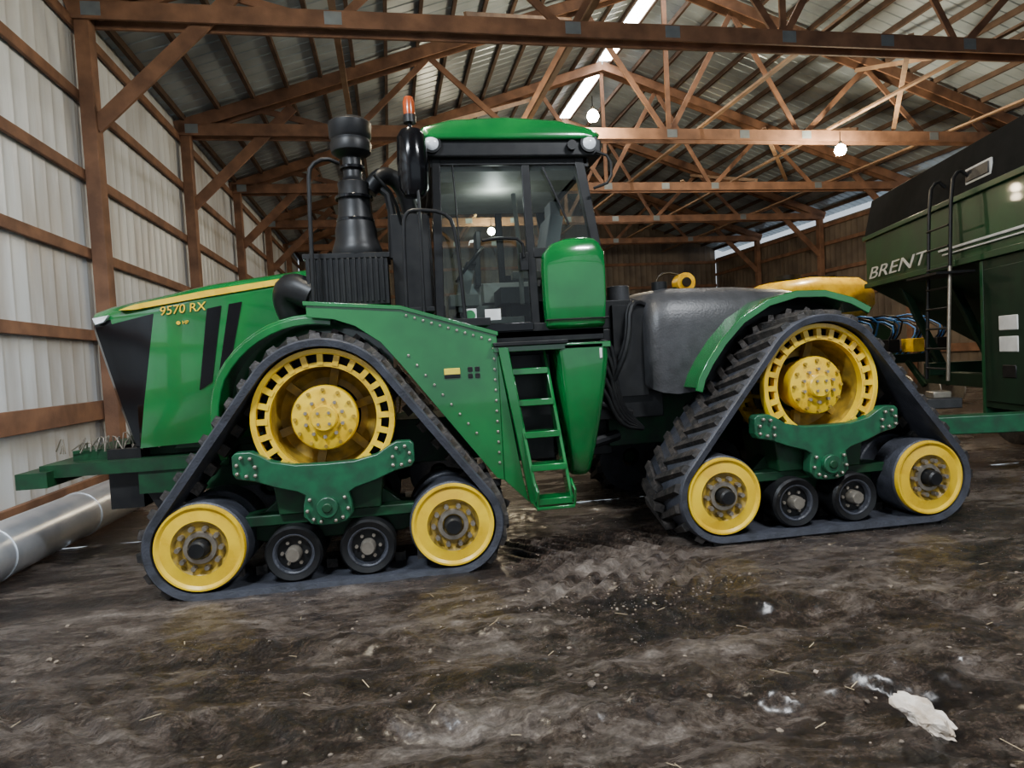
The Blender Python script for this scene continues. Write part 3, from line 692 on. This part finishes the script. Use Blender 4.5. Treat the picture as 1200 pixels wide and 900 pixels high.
# crumpled paper
bm=bmesh.new(); bmesh.ops.create_icosphere(bm,subdivisions=4,radius=1)
for v in bm.verts:
    c=v.co.copy(); n=noise.noise(c*1.6+Vector((3,0,0)))+.5*noise.noise(c*4+Vector((9,1,0)))
    v.co=c*(1+.35*n); v.co=Vector((v.co.x*.08+.02*c.y,v.co.y*.12,v.co.z*.032+.02*noise.noise(c*3)))
me=bpy.data.meshes.new('crumpled_paper'); bm.to_mesh(me); bm.free(); me.materials.append(PAPER); o=bpy.data.objects.new('crumpled_paper',me); o.location=(1.93,2.26,gz(1.93,2.26)+.025); o.rotation_euler=(.25,0,.5); COL.objects.link(o)
bm=bmesh.new()
for i in range(420):
    x=random.uniform(-3.2,4.5);y=random.uniform(1.3,4.5); r=random.uniform(.004,.012)*(1.6 if random.random()<.06 else 1)
    if i%2: x=random.gauss(1.2,.6); y=random.gauss(3.95,.22); r*=.7
    if i==0: x,y,r=-1.05,2.35,.035
    g=bmesh.ops.create_icosphere(bm,subdivisions=1,radius=r); z=gz(x,y)
    for v in g['verts']:
        q=v.co.copy(); q*=1+.6*noise.noise(q/r*1.1+Vector((i,0,0))); v.co=Vector((q.x*1.2+x,q.y*1.2+y,q.z*.7+z+r*.2))
for i in range(60):
    x=random.gauss(0,2.0)+.3; y=random.uniform(1.5,4.5); l=random.uniform(.03,.09); a=random.uniform(0,3.14); z=max(gz(x,y),gz(x+l*math.cos(a),y+l*math.sin(a)))+.004
    dx,dy=l*math.cos(a),l*math.sin(a); nx,ny=-math.sin(a)*.002,math.cos(a)*.002
    f=bm.faces.new([bm.verts.new(p) for p in((x-nx,y-ny,z),(x+nx,y+ny,z),(x+dx+nx,y+dy+ny,z+.003),(x+dx-nx,y+dy-ny,z+.003))]); f.material_index=1
me=bpy.data.meshes.new('dirt_clods'); bm.to_mesh(me); bm.free(); me.materials.append(mat('clod',(.28,.22,.16),.8,col2=(.06,.045,.035),scale=5,bump=.6)); me.materials.append(mat('straw',(.42,.33,.2),.8)); o=bpy.data.objects.new('dirt_clods',me); COL.objects.link(o)
# ---------------------------------------------------------------- lamps
def bulb(name,p,e,col=(1,.82,.55)):
    E=empty(name,p); b=MB('glass_bulb',BULB,E); b.lathe((0,0,0),[(.001,-.15),(.09,-.12),(.13,-.03),(.10,.06),(.04,.11),(.001,.111)],'Z',20); b.done()
    b=MB('lamp_socket',BLACK,E); b.cyl((0,0,.13),.04,.1,'Z',16); b.tube([(0,0,.18),(0,0,.40)],.01); b.done()
    l=bpy.data.lights.new(name+'_light','POINT'); l.energy=e; l.color=col; l.shadow_soft_size=.12; o=bpy.data.objects.new(name+'_light',l); COL.objects.link(o); o.parent=E; o.location=(0,0,-.30)
bulb('added_ceiling_bulb',(9.95,13.6,5.90),700)
bulb('added_ceiling_bulb',(4.15,13.6,6.65),220)
bulb('added_ceiling_bulb',(3.0,22.4,6.0),120)
bulb('added_ceiling_bulb',(-.5,4.8,5.9),170,(1,.92,.8))  # extra bulb added above the frame to lighten the roof
def add_fill(name,p,e,col):  # unseen lamps added over the camera to light the tractor's near side
    E=empty(name,p); b=MB('fill_housing',[WHITE,FILLM],E); b.bb(-.6,.6,-.1,.1,0,.07); b.bb(-.58,.58,-.08,.08,-.02,0,mi=1)
    for x in(-.5,.5): b.bb(x-.005,x+.005,-.005,.005,.07,.5)
    b.done()
    l=bpy.data.lights.new(name+'_light','AREA'); l.shape='RECTANGLE'; l.size=1.2; l.size_y=.3; l.energy=e; l.color=col
    o=bpy.data.objects.new(name+'_light',l); COL.objects.link(o); o.parent=E; o.location=(0,0,-.04)
add_fill('added_fill_lamp',(-2.2,1.6,5.8),600,(.82,.91,1))
add_fill('added_fill_lamp',(3.2,1.8,5.8),470,(.92,.96,1))
w=bpy.data.worlds.new('world'); S.world=w; w.use_nodes=True; bg=w.node_tree.nodes['Background']; bg.inputs[0].default_value=(.78,.89,1,1); bg.inputs[1].default_value=.95
